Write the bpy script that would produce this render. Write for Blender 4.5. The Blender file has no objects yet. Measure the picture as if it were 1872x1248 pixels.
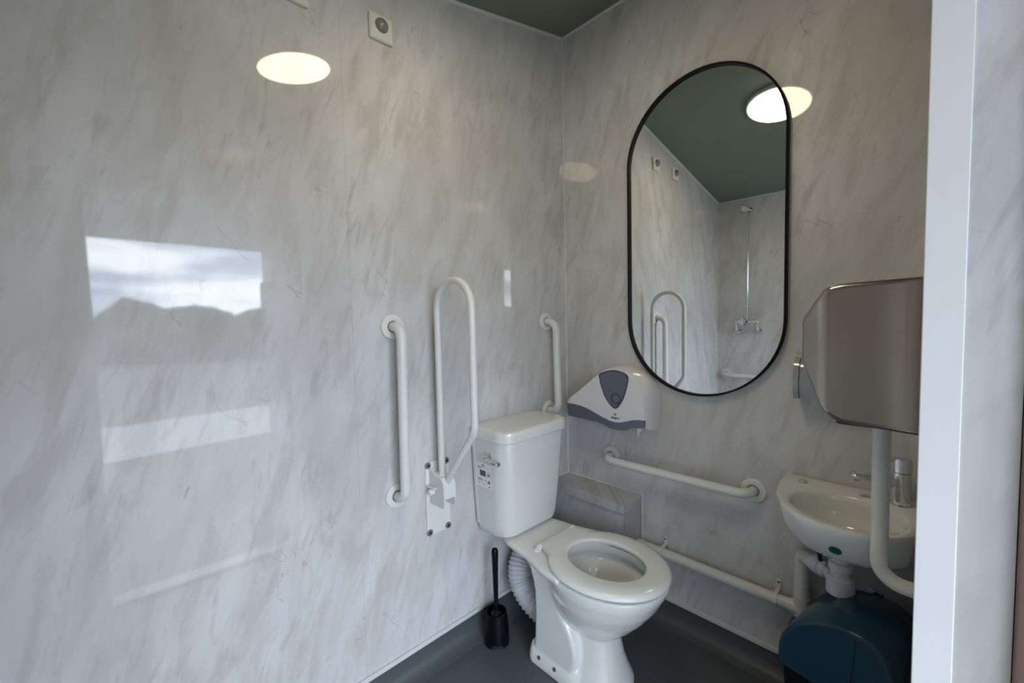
import bpy, bmesh, math, random
from math import sin, cos, pi, radians
from mathutils import Vector, Matrix, noise
random.seed(7)
scene = bpy.context.scene
COL = scene.collection
V = Vector

# ------------------------------------------------------------------ helpers
def wl(o):
    p = V((0, 0, 0))
    while o is not None:
        p = p + o.location; o = o.parent
    return p

def link(name, me, mat, parent=None, smooth=True, angle=35):
    base = wl(parent) if parent else V((0, 0, 0))
    if base.length > 0:
        me.transform(Matrix.Translation(-base))
    me.materials.clear()
    if mat: me.materials.append(mat)
    for p in me.polygons: p.use_smooth = smooth
    o = bpy.data.objects.new(name, me); COL.objects.link(o)
    if parent: o.parent = parent
    if smooth:
        bm = bmesh.new(); bm.from_mesh(me)
        lim = radians(angle)
        for e in bm.edges:
            if len(e.link_faces) == 2 and e.calc_face_angle(0) > lim: e.smooth = False
        bm.to_mesh(me); bm.free()
    return o

def obj(name, bm, mat, parent=None, smooth=True, angle=35):
    bmesh.ops.recalc_face_normals(bm, faces=bm.faces[:])
    me = bpy.data.meshes.new(name); bm.to_mesh(me); bm.free()
    return link(name, me, mat, parent, smooth, angle)

def tag(o, label, cat=None, group=None):
    o['label'] = label
    if cat: o['category'] = cat
    if group: o['group'] = group
    return o

def struct(o):
    o['kind'] = 'structure'; return o

def thing(name, loc, label, cat, group=None):
    o = bpy.data.objects.new(name, None); COL.objects.link(o)
    o.empty_display_size = .05
    o.location = loc
    return tag(o, label, cat, group)

def box(bm, lo, hi, bev=0, seg=2, M=None):
    r = bmesh.ops.create_cube(bm, size=1)
    vs = r['verts']
    for v in vs:
        v.co = V(((lo[i] + hi[i]) / 2 + v.co[i] * (hi[i] - lo[i]) for i in range(3)))
    if bev > 0:
        es = list({e for v in vs for e in v.link_edges})
        r = bmesh.ops.bevel(bm, geom=es, offset=bev, segments=seg, affect='EDGES', profile=.5)
        vs = r['verts'] if M is not None else vs
    if M is not None:
        for v in set(vs):
            if v.is_valid: v.co = M @ v.co
    return bm

def frame(axis):
    a = V(axis).normalized()
    t = V((0, 0, 1)) if abs(a.z) < .9 else V((1, 0, 0))
    x = t.cross(a).normalized(); y = a.cross(x)
    return x, y, a

def lathe(bm, prof, org, axis=(0, 0, 1), n=32, sx=1, sy=1):
    """prof: list of (radius, height along axis)"""
    x, y, a = frame(axis); org = V(org)
    rings = []
    for r, h in prof:
        if r < 1e-6:
            rings.append([bm.verts.new(org + a * h)])
        else:
            rings.append([bm.verts.new(org + a * h + x * (r * sx * cos(2 * pi * i / n)) + y * (r * sy * sin(2 * pi * i / n))) for i in range(n)])
    for A, B in zip(rings[:-1], rings[1:]):
        if len(A) == 1 and len(B) == 1: continue
        for i in range(n):
            j = (i + 1) % n
            if len(A) == 1: bm.faces.new((A[0], B[i], B[j]))
            elif len(B) == 1: bm.faces.new((A[i], B[0], A[j]))
            else: bm.faces.new((A[i], B[i], B[j], A[j]))
    if len(rings[0]) > 1: bm.faces.new(rings[0][::-1])
    if len(rings[-1]) > 1: bm.faces.new(rings[-1])
    return bm

def fillet(pts, r, n=8):
    """round the inner corners of a polyline"""
    pts = [V(p) for p in pts]; out = [pts[0]]
    for k, (a, b, c) in enumerate(zip(pts[:-2], pts[1:-1], pts[2:])):
        rr = r[k] if isinstance(r, (list, tuple)) else r
        u = (a - b).normalized(); w = (c - b).normalized()
        ang = u.angle(w); d = rr / math.tan(ang / 2)
        p0 = b + u * d; p1 = b + w * d
        ctr = b + (u + w).normalized() * (rr / sin(ang / 2))
        v0 = p0 - ctr; v1 = p1 - ctr; th = v0.angle(v1)
        for i in range(n + 1):
            t = i / n
            out.append(ctr + (v0 * sin((1 - t) * th) + v1 * sin(t * th)) / sin(th))
    out.append(pts[-1]); return out

def tube(bm, pts, r, n=16, cap=True):
    pts = [V(p) for p in pts]
    rad = r if isinstance(r, (list, tuple)) else [r] * len(pts)
    tans = []
    for i in range(len(pts)):
        a = pts[max(i - 1, 0)]; b = pts[min(i + 1, len(pts) - 1)]
        if 0 < i < len(pts) - 1:
            t = (pts[i] - a).normalized() + (b - pts[i]).normalized()
        else: t = b - a
        tans.append(t.normalized())
    x, y, _ = frame(tans[0]); rings = []
    for i, p in enumerate(pts):
        t = tans[i]
        x = (x - t * x.dot(t)).normalized(); y = t.cross(x)
        rings.append([bm.verts.new(p + x * (rad[i] * cos(2 * pi * k / n)) + y * (rad[i] * sin(2 * pi * k / n))) for k in range(n)])
    for A, B in zip(rings[:-1], rings[1:]):
        for i in range(n):
            j = (i + 1) % n; bm.faces.new((A[i], A[j], B[j], B[i]))
    if cap: bm.faces.new(rings[0][::-1]); bm.faces.new(rings[-1])
    return bm

def loft(bm, rings, cap0=True, cap1=True, closed=True):
    R = [[bm.verts.new(V(p)) for p in ring] for ring in rings]
    n = len(R[0])
    for A, B in zip(R[:-1], R[1:]):
        for i in range(n if closed else n - 1):
            j = (i + 1) % n; bm.faces.new((A[i], A[j], B[j], B[i]))
    if cap0: bm.faces.new(R[0][::-1])
    if cap1: bm.faces.new(R[-1])
    return R

def prism(bm, poly, f, d0, d1):
    """poly 2D points, f(u,v,d)->3D"""
    loft(bm, [[f(u, v, d0) for u, v in poly], [f(u, v, d1) for u, v in poly]])
    return bm

def sell(cx, cy, a, b, n=48, e=2.0, b2=None):
    """superellipse; b is the +y half length, b2 the -y one"""
    out = []
    for i in range(n):
        t = 2 * pi * i / n
        c, s = cos(t), sin(t)
        X = a * (abs(c) ** (2 / e)) * (1 if c >= 0 else -1)
        bb = b if s >= 0 or b2 is None else b2
        Y = bb * (abs(s) ** (2 / e)) * (1 if s >= 0 else -1)
        out.append((cx + X, cy + Y))
    return out

def rrect(x0, x1, y0, y1, r, n=6):
    """rounded rectangle, r scalar or 4 radii (x1y1, x0y1, x0y0, x1y0)"""
    if not isinstance(r, (list, tuple)): r = [r] * 4
    out = []
    for (cx, cy, a0, rr) in ((x1, y1, 0, r[0]), (x0, y1, 90, r[1]), (x0, y0, 180, r[2]), (x1, y0, 270, r[3])):
        sx = -1 if cx == x1 else 1; sy = -1 if cy == y1 else 1
        for i in range(n + 1):
            a = radians(a0 + 90 * i / n)
            out.append((cx + sx * rr + rr * cos(a), cy + sy * rr + rr * sin(a)))
    return out

def smoothpoly(pts, n=6):
    """closed Catmull-Rom through 2D points"""
    out = []; m = len(pts)
    for i in range(m):
        p0, p1, p2, p3 = (V(pts[(i + k - 1) % m]).to_2d() for k in range(4))
        for j in range(n):
            t = j / n
            out.append(tuple(.5 * ((2 * p1) + (p2 - p0) * t + (2 * p0 - 5 * p1 + 4 * p2 - p3) * t * t + (3 * p1 - p0 - 3 * p2 + p3) * t ** 3)))
    return out

# ------------------------------------------------------------------ materials
def mat(name, col, rough=.4, metal=0, ior=1.5, trans=0, coat=0, bump=0, bscale=200, em=None, es=0, spec=.5, aniso=0):
    m = bpy.data.materials.new(name); m.use_nodes = True
    nt = m.node_tree; b = nt.nodes['Principled BSDF']
    b.inputs['Base Color'].default_value = (*col, 1)
    b.inputs['Roughness'].default_value = rough
    b.inputs['Metallic'].default_value = metal
    b.inputs['IOR'].default_value = ior
    b.inputs['Transmission Weight'].default_value = trans
    b.inputs['Coat Weight'].default_value = coat
    b.inputs['Coat Roughness'].default_value = .04
    b.inputs['Specular IOR Level'].default_value = spec
    # faint procedural tone variation on every surface
    tc = nt.nodes.new('ShaderNodeTexCoord'); n = nt.nodes.new('ShaderNodeTexNoise')
    n.inputs['Scale'].default_value = 9
    mx = nt.nodes.new('ShaderNodeMix'); mx.data_type = 'RGBA'
    mx.inputs['A'].default_value = (*[c * .96 for c in col], 1)
    mx.inputs['B'].default_value = (*[min(1, c * 1.04) for c in col], 1)
    nt.links.new(tc.outputs['Object'], n.inputs['Vector']); nt.links.new(n.outputs['Fac'], mx.inputs['Factor'])
    nt.links.new(mx.outputs['Result'], b.inputs['Base Color'])
    if bump:
        n2 = nt.nodes.new('ShaderNodeTexNoise'); n2.inputs['Scale'].default_value = bscale
        bp = nt.nodes.new('ShaderNodeBump'); bp.inputs['Strength'].default_value = bump; bp.inputs['Distance'].default_value = .002
        nt.links.new(tc.outputs['Object'], n2.inputs['Vector']); nt.links.new(n2.outputs['Fac'], bp.inputs['Height'])
        nt.links.new(bp.outputs['Normal'], b.inputs['Normal'])
    if em:
        b.inputs['Emission Color'].default_value = (*em, 1); b.inputs['Emission Strength'].default_value = es
    return m

def panel_mat(name, seams=(), flat=.36, tone=1.0):
    """glossy grey marble-effect wall panel, streaks running steeply down to the left"""
    m = bpy.data.materials.new(name); m.use_nodes = True
    nt = m.node_tree; N = nt.nodes; L = nt.links; b = N['Principled BSDF']
    b.inputs['Roughness'].default_value = .035
    b.inputs['IOR'].default_value = 1.5
    tc = N.new('ShaderNodeTexCoord'); sp = N.new('ShaderNodeSeparateXYZ'); L.new(tc.outputs['Object'], sp.inputs[0])
    def mth(op, a, c=None, clamp=False):
        n = N.new('ShaderNodeMath'); n.operation = op; n.use_clamp = clamp
        for i, q in enumerate((a, c)):
            if q is None: continue
            if isinstance(q, (int, float)): n.inputs[i].default_value = q
            else: L.new(q, n.inputs[i])
        return n.outputs[0]
    u = mth('SUBTRACT', sp.outputs[0], sp.outputs[1])
    z = sp.outputs[2]
    def vec(su, sz, shear, off):
        # streak direction: horizontal shift grows with height
        uu = mth('SUBTRACT', u, mth('MULTIPLY', z, shear))
        c = N.new('ShaderNodeCombineXYZ'); L.new(mth('MULTIPLY', uu, su), c.inputs[0]); L.new(mth('MULTIPLY', z, sz), c.inputs[1])
        c.inputs[2].default_value = off
        return c.outputs[0]
    def nz(v, scale, det=3, rough=.5, dist=0):
        n = N.new('ShaderNodeTexNoise'); n.inputs['Scale'].default_value = scale; n.inputs['Detail'].default_value = det
        n.inputs['Roughness'].default_value = rough; n.inputs['Distortion'].default_value = dist
        L.new(v, n.inputs['Vector']); return n.outputs['Fac']
    def ramp(f, stops):
        r = N.new('ShaderNodeValToRGB'); L.new(f, r.inputs[0]); e = r.color_ramp.elements
        while len(e) < len(stops): e.new(.5)
        for q, (p, c) in zip(e, stops): q.position = p; q.color = (*c, 1) if len(c) == 3 else c
        return r.outputs[0]
    def mix(f, a, c, mode='MIX'):
        n = N.new('ShaderNodeMix'); n.data_type = 'RGBA'; n.blend_type = mode
        for s, q in (('Factor', f), ('A', a), ('B', c)):
            if isinstance(q, (int, float)): n.inputs[s].default_value = q
            elif isinstance(q, tuple): n.inputs[s].default_value = (*q, 1)
            else: L.new(q, n.inputs[s])
        return n.outputs['Result']
    g = lambda v: (v, v, v)
    big = ramp(nz(vec(2.2, 1.2, .25, 0), 1.5, 3, .55, .3), [(.3, (.535, .53, .52)), (.5, (.61, .61, .61)), (.72, (.70, .705, .71))])
    # soft blotches a few centimetres wide and a hand long
    st = ramp(nz(vec(15, 4.6, .24, 3), 1.0, 4, .6, .5), [(.36, g(.0)), (.5, g(.72)), (.66, g(1.0))])
    c1 = mix(st, (.465, .455, .435), big)
    c1 = mix(flat, c1, big)
    st2 = ramp(nz(vec(32, 7.0, .28, 7), 1.0, 3, .6, .8), [(.52, g(0)), (.70, g(1))])
    msk0 = ramp(nz(vec(3.0, 2.4, .2, 15), 1.4, 2), [(.38, g(0)), (.60, g(1))])
    c1 = mix(mth('MULTIPLY', mth('MULTIPLY', st2, msk0), .6), c1, (.40, .39, .37))
    dk = ramp(nz(vec(40, 6.5, .30, 9), 1.0, 4, .65, .9), [(.64, g(0)), (.74, g(1))])
    msk = ramp(nz(vec(4.0, 3.0, .2, 5), 1.3, 2), [(.48, g(0)), (.62, g(1))])
    dm = mth('MULTIPLY', mth('MULTIPLY', dk, msk), .85)
    c2 = mix(dm, c1, (.33, .32, .30))
    # thin crack-like veins
    cn = nz(vec(4.6, 2.6, -.5, 17), .85, 4, .5, .2)
    cr = ramp(mth('ABSOLUTE', mth('SUBTRACT', cn, .5)), [(0, g(1)), (.0035, g(0))])
    cm = ramp(nz(vec(6, 6, 0, 23), 1.5, 2), [(.60, g(0)), (.66, g(1))])
    cf = mth('MULTIPLY', mth('MULTIPLY', cr, cm), .45)
    c3 = mix(cf, c2, (.25, .24, .22))
    for s in seams:
        q = mth('ABSOLUTE', mth('SUBTRACT', u, s))
        ln = ramp(mth('MULTIPLY', q, 100), [(0, g(1)), (.12, g(1)), (.16, g(0))])
        c3 = mix(mth('MULTIPLY', ln, .22), c3, (.3, .3, .29))
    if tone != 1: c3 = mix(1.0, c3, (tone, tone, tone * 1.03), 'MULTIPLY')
    L.new(c3, b.inputs['Base Color'])
    # very slight waviness of the panel sheet
    n2 = nz(vec(2.4, 1.6, 0, 31), 1.0, 0)
    bp = N.new('ShaderNodeBump'); bp.inputs['Strength'].default_value = .12; bp.inputs['Distance'].default_value = .02
    L.new(n2, bp.inputs['Height']); L.new(bp.outputs['Normal'], b.inputs['Normal'])
    return m

M_panelA = panel_mat('marble_panel_left', (-1.023,))
M_panel = panel_mat('marble_panel')
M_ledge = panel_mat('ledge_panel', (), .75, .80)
M_ceil = mat('sage_green_paint', (.18, .22, .175), .5)
M_trim = mat('white_trim', (.62, .63, .62), .35)
M_trimw = mat('white_edge_trim', (.74, .75, .76), .3)
M_floor = mat('grey_safety_vinyl', (.075, .085, .092), .42, bump=.25, bscale=420)
M_rail = mat('white_powder_coat', (.72, .72, .69), .28)
M_ceramic = mat('white_ceramic', (.74, .75, .725), .07, coat=.3)
M_seat = mat('white_seat_plastic', (.74, .75, .73), .16)
M_plastic = mat('white_plastic', (.74, .74, .76), .22)
M_pvc = mat('white_pipe_plastic', (.62, .62, .6), .3)
M_chrome = mat('chrome', (.75, .76, .76), .06, 1)
M_steel = mat('brushed_steel', (.40, .355, .31), .24, 1)
M_black = mat('black_plastic', (.003, .003, .004), .3, spec=.25)
M_blackframe = mat('black_frame', (.004, .004, .004), .55, spec=.15)
M_rubber = mat('black_rubber', (.01, .01, .011), .5)
M_bolt = mat('dark_bolt', (.10, .11, .12), .45, .3)
M_boltcap = mat('grey_bolt_cap', (.17, .18, .19), .4)
M_mirror = mat('mirror_glass', (.93, .94, .93), .0, 1)
M_blue = mat('blue_plastic', (.009, .040, .072), .26, spec=.4)
M_tint = mat('blue_grey_tinted_plastic', (.125, .135, .185), .12)
M_tintd = mat('darker_tinted_plastic', (.065, .07, .11), .15)
M_tintl = mat('pale_grey_tinted_plastic', (.36, .38, .42), .12)
M_pir = mat('grey_sensor_lens', (.19, .2, .19), .2)
M_cream = mat('cream_plastic', (.66, .66, .6), .3)
M_label = mat('paper_label', (.86, .87, .88), .6)
M_ink = mat('black_ink', (.03, .03, .035), .5)
M_green = mat('green_sticker', (.0, .1, .045), .45)
M_flex = mat('flexible_white_plastic', (.6, .6, .64), .35)
M_tissue = mat('white_tissue', (.8, .8, .8), .9)
M_lampbase = mat('lamp_base', (.7, .7, .7), .4)
M_lamp = mat('opal_lamp_diffuser', (.8, .8, .75), .4, em=(1.0, .86, .58), es=21)
M_door = mat('door_skin', (.66, .58, .53), .35)
M_brown = mat('brown_frame', (.16, .1, .08), .5)
M_ground = mat('gravel_ground', (.25, .235, .21), .9, bump=.6, bscale=60)
M_path = mat('pale_concrete', (.78, .79, .8), .8)
M_tree = mat('tree_foliage', (.045, .06, .035), .9)

# ------------------------------------------------------------------ the room
ZC = 2.48; SL = .2196; FAR = -1.9012; FR = -1.226; JX = -.765; LX = -1.60; OUTY = -1.312; ZT = .08
zc = lambda x: ZC + SL * x          # ceiling height falls away from the mirror wall

bm = bmesh.new()
prism(bm, [(-1.95, 0), (.04, 0), (.04, zc(.04) + .03), (-1.95, zc(-1.95) + .03)], lambda u, v, d: (u, d, v), 0, .04)
struct(obj('wall_left', bm, M_panelA, smooth=False))
bm = bmesh.new()
prism(bm, [(0, 0), (0, 2.51), (-1.35, 2.51), (-1.35, 0)], lambda u, v, d: (d, u, v), 0, .04)
struct(obj('wall_back', bm, M_panel, smooth=False))
bm = bmesh.new(); box(bm, (FAR - .04, -1.35, 0), (FAR, 0, 2.1)); struct(obj('wall_far', bm, M_panel, smooth=False))
# front wall with the doorway (two piers and the header, one wall)
bm = bmesh.new()
DZ = 1.83
for x0, x1, z0, z1 in ((JX, 0, 0, None), (FAR, LX, 0, None), (LX, JX, DZ, None)):
    pl = [(x0, z0), (x1, z0), (x1, zc(x1)), (x0, zc(x0))]
    prism(bm, pl, lambda u, v, d: (u, d, v), OUTY, FR)
struct(obj('wall_front', bm, M_panel, smooth=False))
bm = bmesh.new()
prism(bm, [(-1.95, zc(-1.95)), (.04, zc(.04)), (.04, zc(.04) + .04), (-1.95, zc(-1.95) + .04)], lambda u, v, d: (u, d, v), .04, -1.35)
struct(obj('ceiling', bm, M_ceil, smooth=False))
# vinyl floor coved up the walls
bm = bmesh.new()
box(bm, (-1.95, -1.35, -.04), (.04, .04, 0))
cove = [(0, 0), (0, ZT), (.004, ZT), (.004, .04), (.0075, .026), (.015, .0145), (.026, .0075), (.04, .003), (.055, 0.0004), (.055, -.01), (0, -.01)]
prism(bm, cove, lambda u, v, d: (d, -u, v), FAR, 0)
prism(bm, cove, lambda u, v, d: (-u, d, v), 0, FR)
prism(bm, cove, lambda u, v, d: (FAR + u, d, v), 0, FR)
prism(bm, cove, lambda u, v, d: (d, FR + u, v), JX, 0)
struct(obj('floor', bm, M_floor, angle=50))
# trims
def trim(n, lo=None, hi=None, f=None, m=M_trim):
    bm = bmesh.new()
    if f: f(bm)
    else: box(bm, lo, hi, .001, 1)
    struct(obj('trim_%d' % n, bm, m, angle=30))
trim(1, (FAR, -.008, ZT), (0, 0, ZT + .016))
trim(2, (-.008, FR, ZT), (0, 0, ZT + .016))
trim(3, (FAR, FR, ZT), (FAR + .008, 0, ZT + .016))
trim(4, (JX, FR, ZT), (0, FR + .008, ZT + .016))
trim(5, (-.0042, -.0042, ZT), (0, 0, ZC), m=M_trimw)
trim(6, (FAR, -.003, ZT), (FAR + .003, 0, zc(FAR)))
trim(7, f=lambda bm: prism(bm, [(FAR, zc(FAR) - .009), (0, ZC - .009), (0, ZC), (FAR, zc(FAR))], lambda u, v, d: (u, d, v), 0, -.006), m=M_trimw)
trim(8, (-.006, FR, ZC - .0105), (0, 0, ZC - .0012), m=M_trimw)
trim(9, (FAR, FR, zc(FAR) - .008), (FAR + .005, 0, zc(FAR)))
# white corner trim on the doorway edge, facing the camera
def jamb(bm):
    box(bm, (JX - .003, FR - .036, 0), (JX + .001, FR + .003, DZ), .001, 1)
    box(bm, (JX, FR, 0), (JX + .035, FR + .003, DZ), .001, 1)
trim(10, f=jamb, m=M_trimw)
def oframe(bm):
    box(bm, (JX - .012, OUTY - .03, -.02), (JX + .05, OUTY - .001, DZ + .05), .003)
    box(bm, (LX - .05, OUTY - .03, -.02), (LX, OUTY - .001, DZ + .05), .003)
    box(bm, (LX, OUTY - .03, DZ), (JX - .012, OUTY - .001, DZ + .05), .003)
trim(11, f=oframe, m=M_brown)
trim(12, (LX, OUTY, .0), (JX, FR + .01, .012), m=M_trimw)

# boxed-in pipework ledge in the corner
t = thing('boxed_ledge', (-.07, -.19, 0), 'low marble-effect boxed ledge in the corner behind the toilet', 'ledge')
BX, BY, BZ = -.14, -.385, .476
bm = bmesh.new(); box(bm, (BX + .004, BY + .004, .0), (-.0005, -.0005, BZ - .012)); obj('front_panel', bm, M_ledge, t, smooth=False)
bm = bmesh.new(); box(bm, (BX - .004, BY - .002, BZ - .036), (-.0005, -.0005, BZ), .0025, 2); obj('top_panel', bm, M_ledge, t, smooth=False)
bm = bmesh.new()
box(bm, (-.004, BY, BZ), (0, 0, BZ + .003)); box(bm, (BX, -.004, BZ), (0, 0, BZ + .003)); box(bm, (-.004, BY - .004, ZT), (0, BY, BZ + .003))
obj('sealant_strip', bm, M_trimw, t, smooth=False)
bm = bmesh.new(); box(bm, (BX - .004, BY - .006, .0), (BX + .004, -.001, ZT + .0)); box(bm, (BX - .004, BY - .004, 0), (-.001, BY + .004, ZT))
obj('skirting', bm, M_floor, t, smooth=False)

# ------------------------------------------------------------------ grab rails
def flange(parent, c, n, r=.04):
    bm = bmesh.new(); lathe(bm, [(0, .0005), (r, .0005), (r, .006), (r - .003, .0085), (.021, .0095), (.021, .0075), (.0185, .0075), (0, .0075)], c, n, 40)
    return obj('flange', bm, M_rail, parent)
def grab_rail(p0, p1, nrm, label, off=.06, r=.016, R=.04):
    p0 = V(p0); p1 = V(p1); n = V(nrm)
    t = thing('grab_rail', (p0 + p1) / 2, label, 'grab rail', 'white wall grab rails')
    bm = bmesh.new(); tube(bm, fillet([p0 + n * .001, p0 + n * off, p1 + n * off, p1 + n * .001], R, 10), r, 24)
    obj('bar', bm, M_rail, t)
    for c in (p0, p1):
        f = flange(t, c, n)
        bm = bmesh.new(); lathe(bm, [(0, .0074), (.0188, .0074), (.0188, .0079), (0, .0079)], c, n, 32); tag(obj('joint_ring', bm, M_bolt, f), 'dark joint around the bar')
    return t
grab_rail((-.893, 0, 1.198), (-.899, 0, .643), (0, -1, 0), 'vertical white grab rail on the left wall, left of the folded support arm')
grab_rail((-.146, 0, 1.198), (-.138, 0, .801), (0, -1, 0), 'short vertical white grab rail near the corner, just above the toilet cistern')
grab_rail((0, -.241, .6095), (0, -.802, .615), (-1, 0, 0), 'horizontal white grab rail under the mirror, between toilet and basin')
grab_rail((-.35, FR, .620), (-.35, FR, 1.03), (0, 1, 0), 'vertical white grab rail below the steel hand dryer, in front of the basin', off=.073, R=.045, r=.0157)
grab_rail((FAR, -.06, .75), (FAR, -.5, .75), (1, 0, 0), 'horizontal white grab rail below the shower, seen in the mirror')

# fold-up support arm
t = thing('folding_support_rail', (-.742, 0, .59), 'tall white hoop support arm folded up against the left wall beside the cistern', 'grab rail')
bm = bmesh.new(); prism(bm, rrect(-.790, -.692, .462, .722, .006), lambda u, v, d: (u, -d, v), .0005, .005); obj('base_plate', bm, M_rail, t, smooth=False)
for x, z in ((-.78, .712), (-.703, .712), (-.703, .473), (-.78, .473)):
    bm = bmesh.new(); lathe(bm, [(0, .005), (.0115, .005), (.0115, .008), (.009, .0105), (.006, .0105), (.005, .0085), (0, .0085)], (x, 0, z), (0, -1, 0), 24)
    bo = tag(obj('bolt', bm, M_boltcap, t), 'dark grey bolt cap')
    bm = bmesh.new(); lathe(bm, [(0, .0084), (.0052, .0084), (.0052, .0092), (0, .0092)], (x, 0, z), (0, -1, 0), 6); tag(obj('socket', bm, M_rubber, bo), 'black recess')
bm = bmesh.new()
side = [(.0035, .705), (.018, .70), (.036, .688), (.054, .682), (.074, .682), (.087, .672), (.092, .655), (.092, .598), (.087, .584), (.076, .580), (.0035, .580)]
for x in (-.776, -.731):
    prism(bm, side, lambda u, v, d: (d, -u, v), x, x + .004)
prism(bm, [(.0045, .582), (.012, .582), (.012, .699), (.0045, .699)], lambda u, v, d: (d, -u, v), -.7725, -.7305)
obj('bracket', bm, M_rail, t)
bm = bmesh.new(); prism(bm, [(.015, .690), (.044, .688), (.056, .683), (.076, .683), (.088, .672), (.0935, .655), (.0935, .614), (.06, .608), (.015, .608)], lambda u, v, d: (d, -u, v), -.7718, -.7312)
obj('pivot_block', bm, M_plastic, t)
bm = bmesh.new(); lathe(bm, [(0, 0), (.011, 0), (.011, .014), (.009, .018), (0, .018)], (-.777, -.03, .628), (-1, 0, 0), 24)
box(bm, (-.79, -.055, .641), (-.778, -.006, .645), .0015); obj('locking_pin', bm, M_rail, t)
bm = bmesh.new()
YA, YB, ZA = -.052, -.238, 1.250; XA = -.7525
pts = [(XA, YA, .668), (XA, YA, ZA)]
rr = (YA - YB) / 2; yc = (YA + YB) / 2
pts += [(XA, yc + rr * cos(a), ZA + rr * sin(a)) for a in [pi * i / 18 for i in range(1, 18)]]
pts += fillet([(XA, YB, ZA), (XA, YB, .868), (XA, -.080, .668)], .05, 10)
tube(bm, pts, .0118, 20); obj('support_arm', bm, M_rail, t)

# ------------------------------------------------------------------ mirror
t = thing('mirror', (0, -.617, .925), 'tall pill-shaped mirror in a thin black frame', 'mirror')
MC, MZ0, MZ1, MR = -.617, 1.196, 1.796, .2775
def pill(r, n=36):
    o = [(MC + r * cos(pi * i / n), MZ1 + r * sin(pi * i / n)) for i in range(n + 1)]
    o += [(MC - r * cos(pi * i / n), MZ0 - r * sin(pi * i / n)) for i in range(n + 1)]
    return o
bm = bmesh.new()
rings = [[(x, y, z) for y, z in pill(MR + dr)] for x, dr in ((-.001, -.004), (-.001, 0), (-.022, 0), (-.0235, -.002), (-.022, -.0065), (-.010, -.0065))]
loft(bm, rings, False, False); obj('frame', bm, M_blackframe, t)
bm = bmesh.new(); prism(bm, pill(MR - .005), lambda u, v, d: (d, u, v), -.004, -.011); obj('mirror_glass', bm, M_mirror, t, smooth=False)

# ------------------------------------------------------------------ sensors on the wall
def sensor(x, z, label):
    t = thing('motion_sensor', (x, 0, z), label, 'sensor', 'square sensors high on the left wall')
    bm = bmesh.new()
    s = .0385
    loft(bm, [[(x + u, -.0005, z + v) for u, v in rrect(-s, s, -s, s, .004)], [(x + u, -.009, z + v) for u, v in rrect(-s, s, -s, s, .004)], [(x + u, -.013, z + v) for u, v in rrect(-s + .004, s - .004, -s + .004, s - .004, .004)]])
    obj('face_plate', bm, M_cream, t)
    bm = bmesh.new(); lathe(bm, [(.0215, .012), (.0215, .0135), (.019, .020), (.013, .0255), (.006, .028), (0, .0285)], (x, 0, z + .006), (0, -1, 0), 32)
    tag(obj('lens', bm, M_pir, t), 'grey domed lens')
sensor(-.895, 2.121, 'small square sensor high on the left wall, fully in view')
sensor(-1.148, 2.118, 'square sensor at the top edge of the photo, seen whole only in the mirror')

# ------------------------------------------------------------------ ceiling lamp
LXc, LYc = -.95, -.63; lz = zc(LXc)
nrm = V((SL, 0, -1)).normalized()
t = thing('ceiling_lamp', (LXc, LYc, lz), 'round warm white bulkhead lamp on the green ceiling, seen reflected in mirror and walls', 'lamp')
bm = bmesh.new(); lathe(bm, [(0, .001), (.142, .001), (.142, .016), (.138, .020), (0, .020)], (LXc, LYc, lz), nrm, 48); obj('lamp_base', bm, M_lampbase, t)
bm = bmesh.new(); lathe(bm, [(.134, .020), (.132, .024), (.12, .027), (.09, .029), (.04, .030), (0, .030)], (LXc, LYc, lz), nrm, 48); obj('diffuser', bm, M_lamp, t)

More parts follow.
